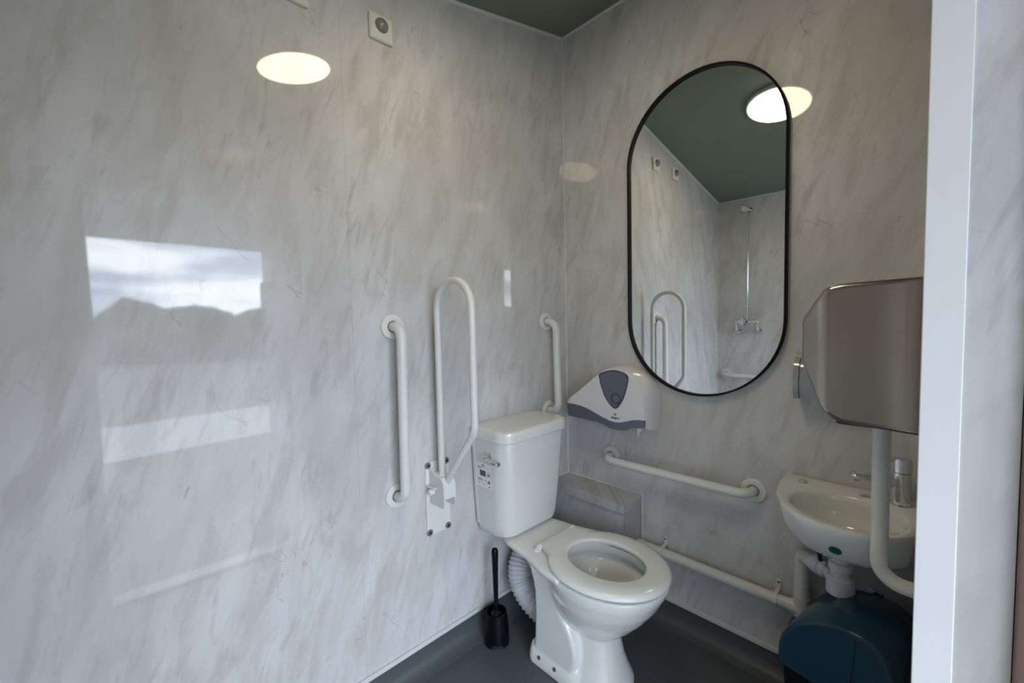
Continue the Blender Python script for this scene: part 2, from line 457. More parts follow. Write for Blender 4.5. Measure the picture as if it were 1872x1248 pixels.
# ------------------------------------------------------------------ toilet
XC = -.415
def build_pan():
    bm = bmesh.new()
    # bowl
    rings = []
    for z, yb, yf, hw in ((.395, -.285, -.685, .178), (.385, -.285, -.687, .179), (.365, -.288, -.680, .178), (.32, -.295, -.656, .165), (.275, -.305, -.624, .147), (.235, -.32, -.590, .124), (.20, -.34, -.556, .098), (.175, -.37, -.524, .07)):
        ym = (yb + yf) / 2 + .01
        rings.append([(x, y, z) for x, y in sell(XC, ym, hw, yb - ym, 48, 2.1, ym - yf)])
    loft(bm, rings)
    # front pedestal
    rings = []
    for z, yb, yf, hw in ((.0, -.33, -.562, .115), (.02, -.33, -.556, .108), (.05, -.34, -.545, .095), (.09, -.35, -.533, .082), (.14, -.35, -.522, .075), (.2, -.35, -.512, .074), (.25, -.35, -.505, .077)):
        ym = (yb + yf) / 2
        rings.append([(x, y, z) for x, y in sell(XC, ym, hw, yb - ym, 40, 2.6, ym - yf)])
    loft(bm, rings)
    # rear block with its curved side panels
    for sgn in (-1, 1):
        pl = smoothpoly([(-.225, .375), (-.25, .33), (-.262, .26), (-.262, .18), (-.259, .10), (-.262, .035), (-.33, .02), (-.40, .03), (-.436, .075), (-.440, .13), (-.420, .185), (-.38, .235), (-.345, .29), (-.31, .345), (-.28, .395)], 3)
        for k, (hw0, hw1, gro) in enumerate(((.0, .098, 1), (.098, .108, .975), (.108, .114, .93))):
            cyy, czz = -.34, .16
            f = lambda u, v, d: (XC + sgn * d, cyy + (u - cyy) * 1, v)
            if k == 0: prism(bm, pl, f, 0, .098)
            else:
                g0 = (1, .975)[k - 1]; g1 = (.975, .93)[k - 1]
                loft(bm, [[(XC + sgn * d, cyy + (u - cyy) * g, czz + (v - czz) * g) for u, v in pl] for d, g in ((hw0, g0), (hw1, g1))])
    # web between the shelf underside and the rear block, sweeping up to the back
    for sgn in (-1, 1):
        prism(bm, [(-.12, .404), (-.135, .388), (-.195, .372), (-.237, .335), (-.255, .28), (-.285, .28), (-.31, .404)], lambda u, v, d: (XC + sgn * d, u, v), 0, .106)
    # foot
    rings = []
    for z, g in ((0, 1), (.022, 1.0), (.042, .965), (.06, .90)):
        rings.append([(XC + u * g, -.345 + (w) * (1 if w < 0 else 1) * (.6 + .4 * g), z) for u, w in rrect(-.124, .124, -.12, .118, (.03, .03, .06, .06))])
    loft(bm, rings)
    # shelf that carries the cistern
    rings = []
    for z, i in ((.368, .022), (.376, .008), (.384, .0), (.399, .0), (.403, .004)):
        L_ = [(-.085 , -.03), (-.095, -.06), (-.112, -.10), (-.126, -.14), (-.134, -.19), (-.143, -.25), (-.157, -.30), (-.172, -.35), (-.178, -.42)]
        rings.append([(XC + x + i, y, z) for x, y in L_] + [(XC - x - i, y, z) for x, y in L_[::-1]])
    loft(bm, rings)
    # small oval lug cast on each side of the bowl
    for sgn in (-1, 1):
        r = bmesh.ops.create_uvsphere(bm, u_segments=20, v_segments=12, radius=1)
        for v in r['verts']:
            v.co = V((XC + sgn * .150 + v.co.x * .016, -.425 + v.co.y * .040, .325 + v.co.z * .013 - v.co.y * -.010))
    bmesh.ops.recalc_face_normals(bm, faces=bm.faces[:])
    me = bpy.data.meshes.new('tmp'); bm.to_mesh(me); bm.free()
    o = bpy.data.objects.new('tmp', me); COL.objects.link(o)
    r = o.modifiers.new('r', 'REMESH'); r.mode = 'VOXEL'; r.voxel_size = .0042; r.use_smooth_shade = True
    s = o.modifiers.new('s', 'SMOOTH'); s.factor = .5; s.iterations = 9
    # cavity
    cb = bmesh.new()
    rings = []
    for z, a, b in ((.44, .122, .150), (.368, .121, .149), (.362, .130, .159), (.357, .140, .168), (.345, .142, .170), (.338, .128, .156), (.31, .114, .138), (.27, .096, .112), (.23, .070, .078), (.205, .048, .05), (.20, .02, .02)):
        rings.append([(x, y, z) for x, y in sell(XC - .003, -.485, a, b, 48)])
    loft(cb, rings)
    bmesh.ops.recalc_face_normals(cb, faces=cb.faces[:])
    cm = bpy.data.meshes.new('tmpc'); cb.to_mesh(cm); cb.free()
    c = bpy.data.objects.new('tmpc', cm); COL.objects.link(c)
    bo = o.modifiers.new('b', 'BOOLEAN'); bo.operation = 'DIFFERENCE'; bo.object = c; bo.solver = 'EXACT'
    bpy.context.view_layer.update()
    dg = bpy.context.evaluated_depsgraph_get()
    me2 = bpy.data.meshes.new_from_object(o.evaluated_get(dg))
    bpy.data.objects.remove(o); bpy.data.objects.remove(c)
    return me2

toilet = thing('toilet', (XC, -.34, 0), 'white close-coupled toilet with seat down and lidless bowl', 'toilet')
pan = link('pan', build_pan(), M_ceramic, toilet, True, 60)
# floor screws
for y, z in ((-.288, .040), (-.358, .040)):
    bm = bmesh.new(); lathe(bm, [(0, 0), (.0065, 0), (.0065, .002), (.003, .0035), (0, .0035)], (XC - .1215, y, z - .004), (-1, 0, .25), 16)
    tag(obj('floor_screw', bm, M_bolt, pan), 'small dark screw in the foot')
# moulded relief on the side of the bowl
# cistern
def cis_ring(z, x0, x1, yf, rf, yb=-.012):
    return [(x, y, z) for x, y in rrect(x0, x1, yf, yb, (.012, .012, rf, rf), 10)]
def bow(ring, yf, amt, x0, x1):
    out = []
    for x, y, z in ring:
        if y < -.07:
            k = 1 - ((x - (x0 + x1) / 2) / ((x1 - x0) / 2)) ** 2
            y = y - amt * max(0, k) * (1 if y < yf + .06 else .5)
        out.append((x, y, z))
    return out
bm = bmesh.new(); rings = []
CX = XC
PR = ((.4025, .126, -.124, .045), (.407, .142, -.142, .050), (.418, .152, -.155, .052), (.445, .158, -.162, .052), (.52, .162, -.170, .052), (.60, .166, -.177, .052), (.70, .170, -.185, .052), (.772, .173, -.190, .052), (.776, .172, -.189, .052))
for z, hw, yf, rf in PR:
    rings.append(bow(cis_ring(z, CX - hw, CX + hw, yf, rf), yf, .014, CX - hw, CX + hw))
loft(bm, rings)
cist = obj('cistern', bm, M_ceramic, toilet)
# flat rear lip of the tank that stops short of the base
bm = bmesh.new()
loft(bm, [[(x, y, z) for x, y in rrect(CX - hw, CX + hw, -.028, -.008, .004)] for z, hw in ((.436, .152), (.441, .159), (.60, .1675), (.772, .1745))])
obj('rear_lip', bm, M_ceramic, cist)
bm = bmesh.new(); rings = []
for z, g in ((.774, -.001), (.7755, .003), (.779, .006), (.809, .0065), (.8150, .0045), (.8185, -.001), (.8195, -.008)):
    hw = .174 + g; yf = -.193 - g
    rings.append(bow(cis_ring(z, CX - hw, CX + hw, yf, .050, -.008), yf, .014, CX - hw, CX + hw))
rings.append([(CX + (x - CX) * .55, -.1 + (y + .1) * .55, .8215) for x, y, z in rings[-1]])
loft(bm, rings); obj('cistern_lid', bm, M_ceramic, toilet)
def side_x(z):
    for (a, b, _, _), (c, d, _, _) in zip(PR, PR[1:]):
        if z <= c: return CX - (b + (d - b) * (z - a) / (c - a))
    return CX - .173
# flush lever on the left side of the tank
lev = bmesh.new()
lx, ly, lz2 = side_x(.718), -.108, .722
n = V((-1, 0, 0))
lathe(lev, [(0, 0), (.013, 0), (.013, .004), (.009, .007), (.0075, .016), (.0105, .019), (.0105, .025), (.006, .028), (0, .028)], V((lx, ly, lz2)), n, 28)
sp = V((lx, ly, lz2)) + n * .022
rings = []
for k, (d, w, hgt, dz, dx) in enumerate(((0, .007, .008, -.002, 0), (.012, .008, .008, -.008, -.002), (.028, .009, .0095, -.0115, -.004), (.048, .009, .0115, -.011, -.006), (.068, .009, .0115, -.0075, -.007), (.080, .008, .0095, -.005, -.007), (.087, .004, .005, -.004, -.007))):
    c = sp + V((dx, -d, dz))
    rings.append([c + V((1, 0, 0)) * (w * .75 * cos(a)) + V((0, 0, 1)) * (hgt * sin(a)) for a in [2 * pi * i / 20 for i in range(20)]])
loft(lev, rings)
tag(obj('flush_lever', lev, M_chrome, cist), 'chrome flush lever')
# paper label on the tank side
def labv(u, v, d):
    y = -.030 - u * .082; z = .594 + v * .092
    return (side_x(z) - d, y, z)
def patch(bm, u0, v0, u1, v1, d):
    q = [labv(u0, v0, d), labv(u1, v0, d), labv(u1, v1, d), labv(u0, v1, d)]
    loft(bm, [[(a + .0006, b, c) for a, b, c in q], q])
bm = bmesh.new()
patch(bm, 0, 0, 1, 1, .0012); labo = tag(obj('paper_label', bm, M_label, cist, smooth=False), 'printed white paper label')
bm = bmesh.new()
for q in ((.40, .90, .52, .94), (.46, .87, .60, .89), (.12, .825, .9, .832), (.10, .77, .34, .80), (.76, .44, .77, .68), (.92, .44, .93, .68), (.77, .67, .92, .68), (.80, .52, .88, .60), (.1, .33, .42, .345), (.1, .29, .40, .305), (.1, .25, .44, .265), (.55, .33, .66, .345), (.55, .28, .70, .295), (.74, .22, .92, .26), (.80, .28, .90, .33), (.14, .13, .2, .18), (.82, .06, .88, .12), (.35, .13, .6, .14)):
    patch(bm, *q, .0016)
obj('print', bm, M_ink, labo, smooth=False)
bm = bmesh.new(); patch(bm, .24, .46, .64, .70, .0015); obj('picture', bm, M_bolt, labo, smooth=False)
# seat: wide horseshoe-free oval ring
bm = bmesh.new()
def egg(a, bb, bf, z, n=64, cy=-.484):
    z += .016
    return [(x, y, z) for x, y in sell(XC - .003, cy, a, bb, n, 2.04, bf)]
prof = [(.107, .130, .134, .4045), (.109, .132, .136, .4070), (.114, .137, .141, .4085), (.146, .160, .174, .4095), (.168, .178, .195, .4080), (.177, .187, .204, .4035), (.1815, .191, .2095, .396), (.181, .1905, .209, .3915), (.176, .186, .204, .3895), (.113, .136, .140, .3895), (.107, .130, .134, .393), (.107, .130, .134, .4045)]
loft(bm, [egg(*p) for p in prof], False, False)
bmesh.ops.remove_doubles(bm, verts=bm.verts[:], dist=1e-5)
seat = obj('seat', bm, M_seat, toilet, angle=60)
bm = bmesh.new()
loft(bm, [[(XC - .003 + sx * w, y, z) for sx, z in ((-1, .4055), (-1, z1), (1, z1), (1, .4055))] for y, w, z1 in ((-.268, .080, .419), (-.271, .083, .4225), (-.295, .090, .4255), (-.325, .104, .4262), (-.345, .112, .4255))])
bmesh.ops.bevel(bm, geom=[e for e in bm.edges], offset=.002, segments=2, affect='EDGES')
obj('hinge_flap', bm, M_seat, seat)
for s in (-1, 1):
    bm = bmesh.new()
    lathe(bm, [(0, 0), (.010, 0), (.0105, .004), (.008, .005), (.008, .009), (.0105, .010), (.0105, .015), (.006, .019), (0, .019)], (XC - .003 + s * .082, -.276, .4165), (s, 0, 0), 20)
    lathe(bm, [(0, 0), (.015, 0), (.015, .003), (.009, .006), (.008, .012), (0, .012)], (XC - .003 + s * .094, -.268, .4015), (0, 0, 1), 24)
    obj('hinge', bm, M_seat, seat)

# corrugated connector behind the pan
t = thing('pan_connector', (-.40, -.18, 0), 'white corrugated waste connector behind the toilet pan', 'pipe')
bm = bmesh.new()
ctl = [V(p) for p in ((-.415, -.27, .085), (-.422, -.215, .10), (-.435, -.155, .135), (-.440, -.115, .18), (-.430, -.095, .225), (-.40, -.085, .26), (-.36, -.08, .28))]
pts = []
for i in range(len(ctl) - 1):
    p0 = ctl[max(i - 1, 0)]; p1 = ctl[i]; p2 = ctl[i + 1]; p3 = ctl[min(i + 2, len(ctl) - 1)]
    for j in range(22):
        s = j / 22
        pts.append(.5 * ((2 * p1) + (p2 - p0) * s + (2 * p0 - 5 * p1 + 4 * p2 - p3) * s * s + (3 * p1 - p0 - 3 * p2 + p3) * s ** 3))
rad = [.047 + .0028 * sin(i * pi / 2.6) if 18 < i < 118 else .049 for i in range(len(pts))]
tube(bm, pts, rad, 32)
obj('corrugated_hose', bm, M_flex, t, angle=60)

# toilet brush
t = thing('toilet_brush', (-.558, -.092, 0), 'black toilet brush standing in a round black holder beside the pan', 'brush')
bx, by = -.558, -.092
bm = bmesh.new()
NS = 48; prof = [(.0475, 0), (.0475, .022), (.046, .05), (.041, .10), (.0385, .118)]
R_ = []
for r, z in prof:
    ring = []
    for i in range(NS):
        a = 2 * pi * i / NS
        zz = z
        if z == 0 and (abs(((a - radians(232) + pi) % (2 * pi)) - pi) < radians(24)): zz = .016
        ring.append((bx + r * cos(a), by + r * sin(a), zz + .0005))
    R_.append(ring)
for r, z in ((.036, .118), (.040, .05), (.040, .02)):
    R_.append([(bx + r * cos(2 * pi * i / NS), by + r * sin(2 * pi * i / NS), z) for i in range(NS)])
loft(bm, R_, False, True); obj('holder', bm, M_black, t)
bm = bmesh.new(); lathe(bm, [(.0, .05), (.02, .05), (.024, .07), (.022, .11), (.009, .122), (.0082, .14), (.0105, .25), (.0125, .33), (.013, .350), (.010, .358), (0, .36)], (bx, by, 0), (.0, .0, 1), 24)
obj('handle', bm, M_black, t)

# ------------------------------------------------------------------ toilet roll dispenser
t = thing('toilet_roll_dispenser', (-.05, -.28, .78), 'large white jumbo toilet roll dispenser with tinted window, in the corner under the mirror', 'dispenser')
FO = [(-.083, .778), (-.081, .836), (-.085, .850), (-.10, .864), (-.165, .913), (-.235, .969), (-.265, .990), (-.30, 1.003), (-.335, 1.006), (-.37, .998), (-.40, .977), (-.425, .950), (-.442, .91), (-.450, .865), (-.453, .787), (-.401, .782), (-.357, .779), (-.30, .778), (-.241, .778)]
BO = [(-.083, .770), (-.081, .838), (-.085, .854), (-.10, .870), (-.162, .925), (-.229, .984), (-.262, 1.003), (-.305, 1.012), (-.345, 1.012), (-.385, 1.002), (-.423, .984), (-.450, .955), (-.465, .915), (-.469, .865), (-.463, .767), (-.401, .768), (-.357, .768), (-.30, .768), (-.241, .768)]
def lerp2(A, B, t): return [(a[0] + (b[0] - a[0]) * t, a[1] + (b[1] - a[1]) * t) for a, b in zip(A, B)]
cen = (-.28, .86)
def inset(P, g): return [(cen[0] + (y - cen[0]) * g, cen[1] + (z - cen[1]) * g) for y, z in P]
bm = bmesh.new()
loft(bm, [[(x, y, z) for y, z in P] for x, P in ((-.001, BO), (-.045, lerp2(BO, FO, .1)), (-.080, lerp2(BO, FO, .5)), (-.094, lerp2(BO, FO, .82)), (-.0985, lerp2(BO, FO, .95)), (-.1005, inset(FO, .992)))])
hs = obj('cover', bm, M_plastic, t, angle=25)
fx = lambda d: (lambda u, v, dd: (-.1005 - dd, u, v))
BT = [(-.080, .836), (-.11, .836), (-.147, .834), (-.19, .826), (-.226, .814), (-.265, .800), (-.301, .791), (-.325, .789), (-.35, .792), (-.378, .801), (-.404, .810), (-.43, .815), (-.4545, .816)]
BB = [(-.4545, .787), (-.43, .783), (-.401, .778), (-.378, .766), (-.357, .760), (-.33, .758), (-.30, .760), (-.27, .770), (-.241, .776), (-.16, .779), (-.083, .780)]
bm = bmesh.new(); prism(bm, BT + BB, lambda u, v, d: (d, u, v), -.088, -.1018); tag(obj('lower_window', bm, M_tint, t, smooth=False), 'wavy blue-grey tinted band')
win = [(-.251, .978), (-.253, .955), (-.258, .933), (-.275, .891), (-.296, .863), (-.315, .847), (-.326, .844), (-.341, .852), (-.361, .882), (-.375, .918), (-.385, .958), (-.386, .978), (-.372, .991), (-.345, .9985), (-.318, 1.000), (-.285, .994)]
win = smoothpoly(win, 4)
bm = bmesh.new(); prism(bm, win, lambda u, v, d: (d, u, v), -.085, -.1022); w = tag(obj('window', bm, M_tintd, t, smooth=False), 'dark tinted teardrop window')
wc = (-.322, .93)
bm = bmesh.new(); prism(bm, [(wc[0] + (y - wc[0]) * .9, wc[1] + (z - wc[1]) * .92) for y, z in win], lambda u, v, d: (d, u, v), -.1, -.1032); obj('window_pane', bm, M_tint, w, smooth=False)
bm = bmesh.new(); lathe(bm, [(0, 0), (.023, 0), (.022, .002), (0, .002)], (-.1025, -.329, .885), (-1, 0, 0), 32); obj('lock_surround', bm, M_tintd, w)
bm = bmesh.new(); lathe(bm, [(0, 0), (.0165, 0), (.0165, .006), (.014, .0075), (0, .0085)], (-.1035, -.334, .886), (-1, 0, 0), 32); obj('lock_knob', bm, M_tint, w)
# maker's lettering
def text_mesh(name, s, size, org, X, Y, Z, m, parent, depth=.0004):
    cu = bpy.data.curves.new('tmptext', 'FONT'); cu.body = s; cu.size = size; cu.align_x = 'CENTER'; cu.extrude = depth; cu.offset = size * .02
    o = bpy.data.objects.new('tmptext', cu); COL.objects.link(o)
    bpy.context.view_layer.update()
    me = bpy.data.meshes.new_from_object(o.evaluated_get(bpy.context.evaluated_depsgraph_get()))
    bpy.data.objects.remove(o)
    Mx = Matrix(((X[0], Y[0], Z[0], org[0]), (X[1], Y[1], Z[1], org[1]), (X[2], Y[2], Z[2], org[2]), (0, 0, 0, 1)))
    me.transform(Mx)
    return link(name, me, m, parent, smooth=False)
tag(text_mesh('lettering', 'Jangro', .0145, (-.1008, -.325, .803), (0, -1, 0), (0, 0, 1), (-1, 0, 0), M_ink, t), 'small black Jangro lettering')
bm = bmesh.new()
for k in range(3):
    zz = .817 + k * .0032
    box(bm, (-.1012, -.330, zz), (-.1004, -.3195, zz + .0018))
obj('emblem', bm, M_ink, t, smooth=False)
bm = bmesh.new()
tis = [(-.400, .778), (-.3995, .755), (-.403, .733), (-.406, .733), (-.408, .750), (-.420, .765), (-.422, .778)]
prism(bm, tis, lambda u, v, d: (d, u, v), -.0605, -.06); tag(obj('toilet_paper', bm, M_tissue, smooth=False), 'torn end of toilet paper hanging from the roll dispenser', 'toilet paper')

# ------------------------------------------------------------------ soap dispenser behind the dryer
t = thing('wall_dispenser', (0, -1.03, .95), 'pale grey curved wall dispenser above the basin, half hidden by the steel dryer', 'dispenser')
prof = [(0, .955), (.062, .955), (.068, .975), (.070, 1.01), (.066, 1.045), (.052, 1.072), (.03, 1.085), (0, 1.088)]
bm = bmesh.new(); prism(bm, prof, lambda u, v, d: (-u - .0005, d, v), -.925, -.939); prism(bm, prof, lambda u, v, d: (-u - .0005, d, v), -1.09, -1.104)
prism(bm, [(0, .957), (.015, .957), (.015, 1.084), (0, 1.086)], lambda u, v, d: (-u - .0005, d, v), -.939, -1.09)
obj('housing', bm, M_tintl, t, angle=50)
bm = bmesh.new(); prism(bm, [(.015, .957), (.058, .957), (.064, .98), (.065, 1.01), (.061, 1.04), (.048, 1.066), (.028, 1.08), (.015, 1.082)], lambda u, v, d: (-u - .0005, d, v), -.94, -1.089)
obj('cover', bm, M_tintl, t, angle=50)

# ------------------------------------------------------------------ hand dryer
t = thing('hand_dryer', (-.475, FR, 1.01), 'brushed stainless steel hand dryer jutting from the wall beside the doorway', 'hand dryer')
bm = bmesh.new()
DX0, DX1 = -.600, -.400
P = []
for y, x0, x1, z0, z1 in ((FR + .001, DX0, DX1, 1.006, 1.270), (FR + .118, DX0, DX1, 1.012, 1.266), (-1.085, DX0 + .002, DX1 - .002, 1.030, 1.259), (-1.046, DX0 + .030, DX1 - .03, 1.120, 1.202)):
    P += [bm.verts.new((x, y, z)) for x in (x0, x1) for z in (z0, z1)]
bmesh.ops.convex_hull(bm, input=bm.verts[:])
bmesh.ops.dissolve_limit(bm, angle_limit=.02, verts=bm.verts[:], edges=bm.edges[:])
bmesh.ops.bevel(bm, geom=bm.edges[:], offset=.010, segments=5, affect='EDGES', profile=.5)
cov = obj('cover', bm, M_steel, t, angle=40)
bm = bmesh.new(); prism(bm, rrect(-.55, -.45, -1.17, -1.10, .012), lambda u, v, d: (u, v, d), 1.0, 1.02); tag(obj('air_outlet', bm, M_rubber, t), 'black outlet underneath')

# ------------------------------------------------------------------ basin
t = thing('basin', (0, -1.06, .55), 'small white wall-hung hand basin with a green sticker', 'basin')
RIM = [(-.002, -.897), (-.028, -.899), (-.10, -.899), (-.181, -.912), (-.257, -.943), (-.305, -.986), (-.329, -1.04), (-.332, -1.09), (-.322, -1.135), (-.295, -1.178), (-.262, -1.205), (-.21, -1.221), (-.12, -1.223), (-.03, -1.223), (-.002, -1.223)]
INN = [(-.120, -.985), (-.150, -.960), (-.185, -.950), (-.225, -.956), (-.262, -.978), (-.292, -1.02), (-.306, -1.07), (-.300, -1.12), (-.275, -1.160), (-.235, -1.186), (-.19, -1.192), (-.15, -1.178), (-.115, -1.145), (-.097, -1.10), (-.093, -1.05), (-.102, -1.01)]
bm = bmesh.new()
def resamp(P, n):
    P = [V((*p, 0)) for p in P]; P.append(P[0]); d = [0]
    for a, b in zip(P[:-1], P[1:]): d.append(d[-1] + (b - a).length)
    out = []
    for i in range(n):
        s = d[-1] * i / n
        for k in range(len(P) - 1):
            if d[k + 1] >= s:
                q = P[k].lerp(P[k + 1], (s - d[k]) / max(1e-9, d[k + 1] - d[k])); out.append((q.x, q.y)); break
    return out
NB = 72
rimo = resamp(smoothpoly(RIM[1:-1], 5)[:0] or RIM, NB)
inn = resamp(smoothpoly(INN, 5), NB)
ic = (-.20, -1.07)
def angsort(P, c):
    # start each ring at the same bearing, same winding
    A = [math.atan2(y - c[1], x - c[0]) for x, y in P]
    tgt = []
    m = len(P)
    # winding
    area = sum(P[i][0] * P[(i + 1) % m][1] - P[(i + 1) % m][0] * P[i][1] for i in range(m))
    if area < 0: P = P[::-1]; A = A[::-1]
    k = min(range(m), key=lambda i: abs(A[i] - .001))
    return P[k:] + P[:k]
def byangle(P, c, n):
    P = angsort(P, c); m = len(P); out = []
    for i in range(n):
        a = 2 * pi * i / n; dx, dy = cos(a), sin(a); best = None
        for k in range(m):
            (x0, y0), (x1, y1) = P[k], P[(k + 1) % m]
            ex, ey = x1 - x0, y1 - y0; den = dx * ey - dy * ex
            if abs(den) < 1e-12: continue
            tt = ((x0 - c[0]) * ey - (y0 - c[1]) * ex) / den; uu = ((x0 - c[0]) * dy - (y0 - c[1]) * dx) / den
            if tt > 0 and -1e-6 <= uu <= 1 + 1e-6: best = max(best or 0, tt)
        out.append((c[0] + dx * best, c[1] + dy * best))
    return out
bc = (-.19, -1.07)
RO = byangle(RIM, bc, 96); RI = byangle(smoothpoly(INN, 5), bc, 96)
def sc(P, g, gx=None):
    out = []
    for x, y in P:
        X = bc[0] + (x - bc[0]) * g; Y = bc[1] + (y - bc[1]) * g
        out.append((X, Y))
    return out
def under(P, g, dx=0):
    g0 = g; g = g
    # shrink towards the wall and the middle
    out = []
    for x, y in P:
        ky = (g * .9 + .1) if y > -1.065 else (g * .6 + .4)
        out.append((x * g, -1.065 + (y + 1.065) * ky))
    return out
rings = [(under(RO, .50), .570), (under(RO, .64), .574), (under(RO, .78), .588), (under(RO, .88), .613), (under(RO, .955), .648), (under(RO, .985), .673), (RO, .688), (RO, .695), (sc(RO, .988), .700), (sc(RI, 1.04), .701), (sc(RI, 1.0), .697), (sc(RI, .97), .685), (sc(RI, .92), .655), (sc(RI, .8), .625), (sc(RI, .55), .606), (sc(RI, .15), .600)]
loft(bm, [[(x, y, z) for x, y in P] for P, z in rings])
bas = obj('bowl', bm, M_ceramic, t, angle=60)
bm = bmesh.new(); lathe(bm, [(0, 0), (.0145, 0), (.0145, .002), (.011, .0045), (0, .005)], (-.055, -.952, .700), (0, 0, 1), 28); tag(obj('tap_hole_cover', bm, M_chrome, t), 'round chrome tap-hole cover')
bm = bmesh.new(); lathe(bm, [(0, 0), (.013, 0), (.013, .0012), (0, .0012)], (-.3105, -1.070, .636), (-.86, .0, -.5), 28); tag(obj('sticker', bm, M_green, bas), 'round green sticker')

t = thing('basin_tap', (-.068, -1.168, .70), 'chrome monobloc tap on the back ledge of the basin', 'tap')
tx, ty = -.068, -1.172
bm = bmesh.new(); lathe(bm, [(0, 0), (.0225, 0), (.0225, .003), (.0195, .005), (.0195, .088), (0, .088)], (tx, ty, .7005), (0, 0, 1), 36); obj('tap_body', bm, M_chrome, t)
bm = bmesh.new(); lathe(bm, [(0, .09), (.0205, .09), (.0205, .118), (.018, .125), (0, .127)], (tx, ty, .7005), (0, 0, 1), 36)
tube(bm, [(tx - .005, ty + .01, .818), (tx - .03, ty + .045, .828)], [.006, .0045], 14); obj('lever', bm, M_chrome, t)
bm = bmesh.new()
d = V((-.30, .95, 0)).normalized(); s = V((-d.y, d.x, 0))
rings = []
for k, w, h0, h1 in ((.010, .013, .748, .776), (.04, .013, .752, .774), (.08, .0125, .757, .774), (.104, .012, .759, .774), (.108, .0105, .762, .772)):
    c = V((tx, ty, 0)) + d * k
    rings.append([c + s * (w * a) + V((0, 0, b)) for a, b in ((-1, h0), (1, h0), (1, h1), (-1, h1))])
loft(bm, rings); bmesh.ops.bevel(bm, geom=bm.edges[:], offset=.0025, segments=2, affect='EDGES')
lathe(bm, [(0, 0), (.009, 0), (.009, .007), (0, .007)], V((tx, ty, .759)) + d * .096, (0, 0, -1), 20)
obj('spout', bm, M_chrome, t)

# trap under the basin
t = thing('bottle_trap', (-.13, -1.06, .40), 'white plastic bottle trap under the basin, above the blue bin', 'trap')
bm = bmesh.new(); lathe(bm, [(0, 0), (.021, 0), (.021, .03), (.027, .031), (.028, .05), (.024, .055), (.022, .075), (.0, .075)], (-.15, -1.060, .566), (0, 0, -1), 32); obj('tail_nut', bm, M_pvc, t)
bm = bmesh.new(); lathe(bm, [(0, 0), (.024, 0), (.032, .006), (.032, .05), (.028, .050), (0, .050)], (-.15, -1.060, .498), (0, 0, -1), 32); obj('trap_body', bm, M_pvc, t)
bm = bmesh.new(); tube(bm, [(-.14, -1.05, .478), (-.11, -1.025, .475), (-.088, -1.0, .471)], .017, 20); obj('outlet_arm', bm, M_pvc, t)
bm = bmesh.new(); dd = V((.5, .85, .0))
lathe(bm, [(0, 0), (.0235, 0), (.0245, .01), (.0235, .013), (.0235, .017), (.027, .019), (.025, .045), (.021, .047), (0, .047)], (-.106, -1.026, .475), dd, 20); obj('coupling_nut', bm, M_pvc, t)

# waste pipe run
t = thing('waste_pipe', (-.032, -.7, .28), 'white waste pipe running low along the wall from basin to toilet', 'pipe')
bm = bmesh.new()
tube(bm, fillet([(-.080, -.994, .468), (-.036, -.950, .462), (-.036, -.950, .30)], .02, 8), .0205, 24)
obj('elbow', bm, M_pvc, t)
bm = bmesh.new(); tube(bm, [(-.036, -.950, .45), (-.036, -.950, .292), (-.036, -.950, .27)], .0185, 24); obj('drop_pipe', bm, M_pvc, t)
bm = bmesh.new(); tube(bm, [(-.036, -.925, .2865), (-.036, BY - .001, .2865)], .0185, 24); obj('horizontal_pipe', bm, M_pvc, t)
bm = bmesh.new(); tube(bm, [(-.036, -.965, .2865), (-.036, -.918, .2865)], .0225, 24); tube(bm, [(-.036, -.950, .33), (-.036, -.950, .268)], .0225, 24); obj('tee_joint', bm, M_pvc, t)
for y in (-.490, -.880):
    bm = bmesh.new()
    lathe(bm, [(.0186, -.006), (.0215, -.006), (.0215, .006), (.0186, .006), (.0186, -.006)], (-.036, y, .2865), (0, 1, 0), 28)
    box(bm, (-.006, y - .0075, .305), (-.001, y + .0075, .338), .002)
    box(bm, (-.034, y - .006, .303), (-.002, y + .006, .3095), .001)
    c = obj('pipe_clip', bm, M_pvc, t, angle=50)
    bm = bmesh.new(); lathe(bm, [(0, 0), (.0035, 0), (.0035, .001), (0, .001)], (-.0062, y, .329), (-1, 0, 0), 14); tag(obj('screw', bm, M_bolt, c), 'dark screw head')
for k, (x, y) in enumerate(((-.105, -1.002), (-.095, -1.026))):
    bm = bmesh.new(); tube(bm, fillet([(x, y, .56), (x, y - .004, .50), (-.05, y - .05, .40), (-.02, y - .07, .36)], .03), .0055, 14)
    tag(obj('supply_hose', bm, M_rubber), ('thin black water hose nearest the elbow under the basin', 'thin black water hose just left of the trap')[k], 'hose', 'water hoses under the basin')
t = thing('isolating_valve', (-.03, -1.15, .37), 'small chrome water valve on the wall behind the bin', 'valve')
bm = bmesh.new(); tube(bm, [(-.02, -1.10, .418), (-.02, -1.17, .400)], .006, 14); tube(bm, [(-.02, -1.12, .413), (-.02, -1.14, .408)], .009, 8); obj('valve_body', bm, M_chrome, t)
bm = bmesh.new(); lathe(bm, [(0, 0), (.008, 0), (.008, .012), (0, .012)], (-.026, -1.11, .418), (-1, 0, 0), 16); tag(obj('cap', bm, M_plastic, t), 'white plastic cap')

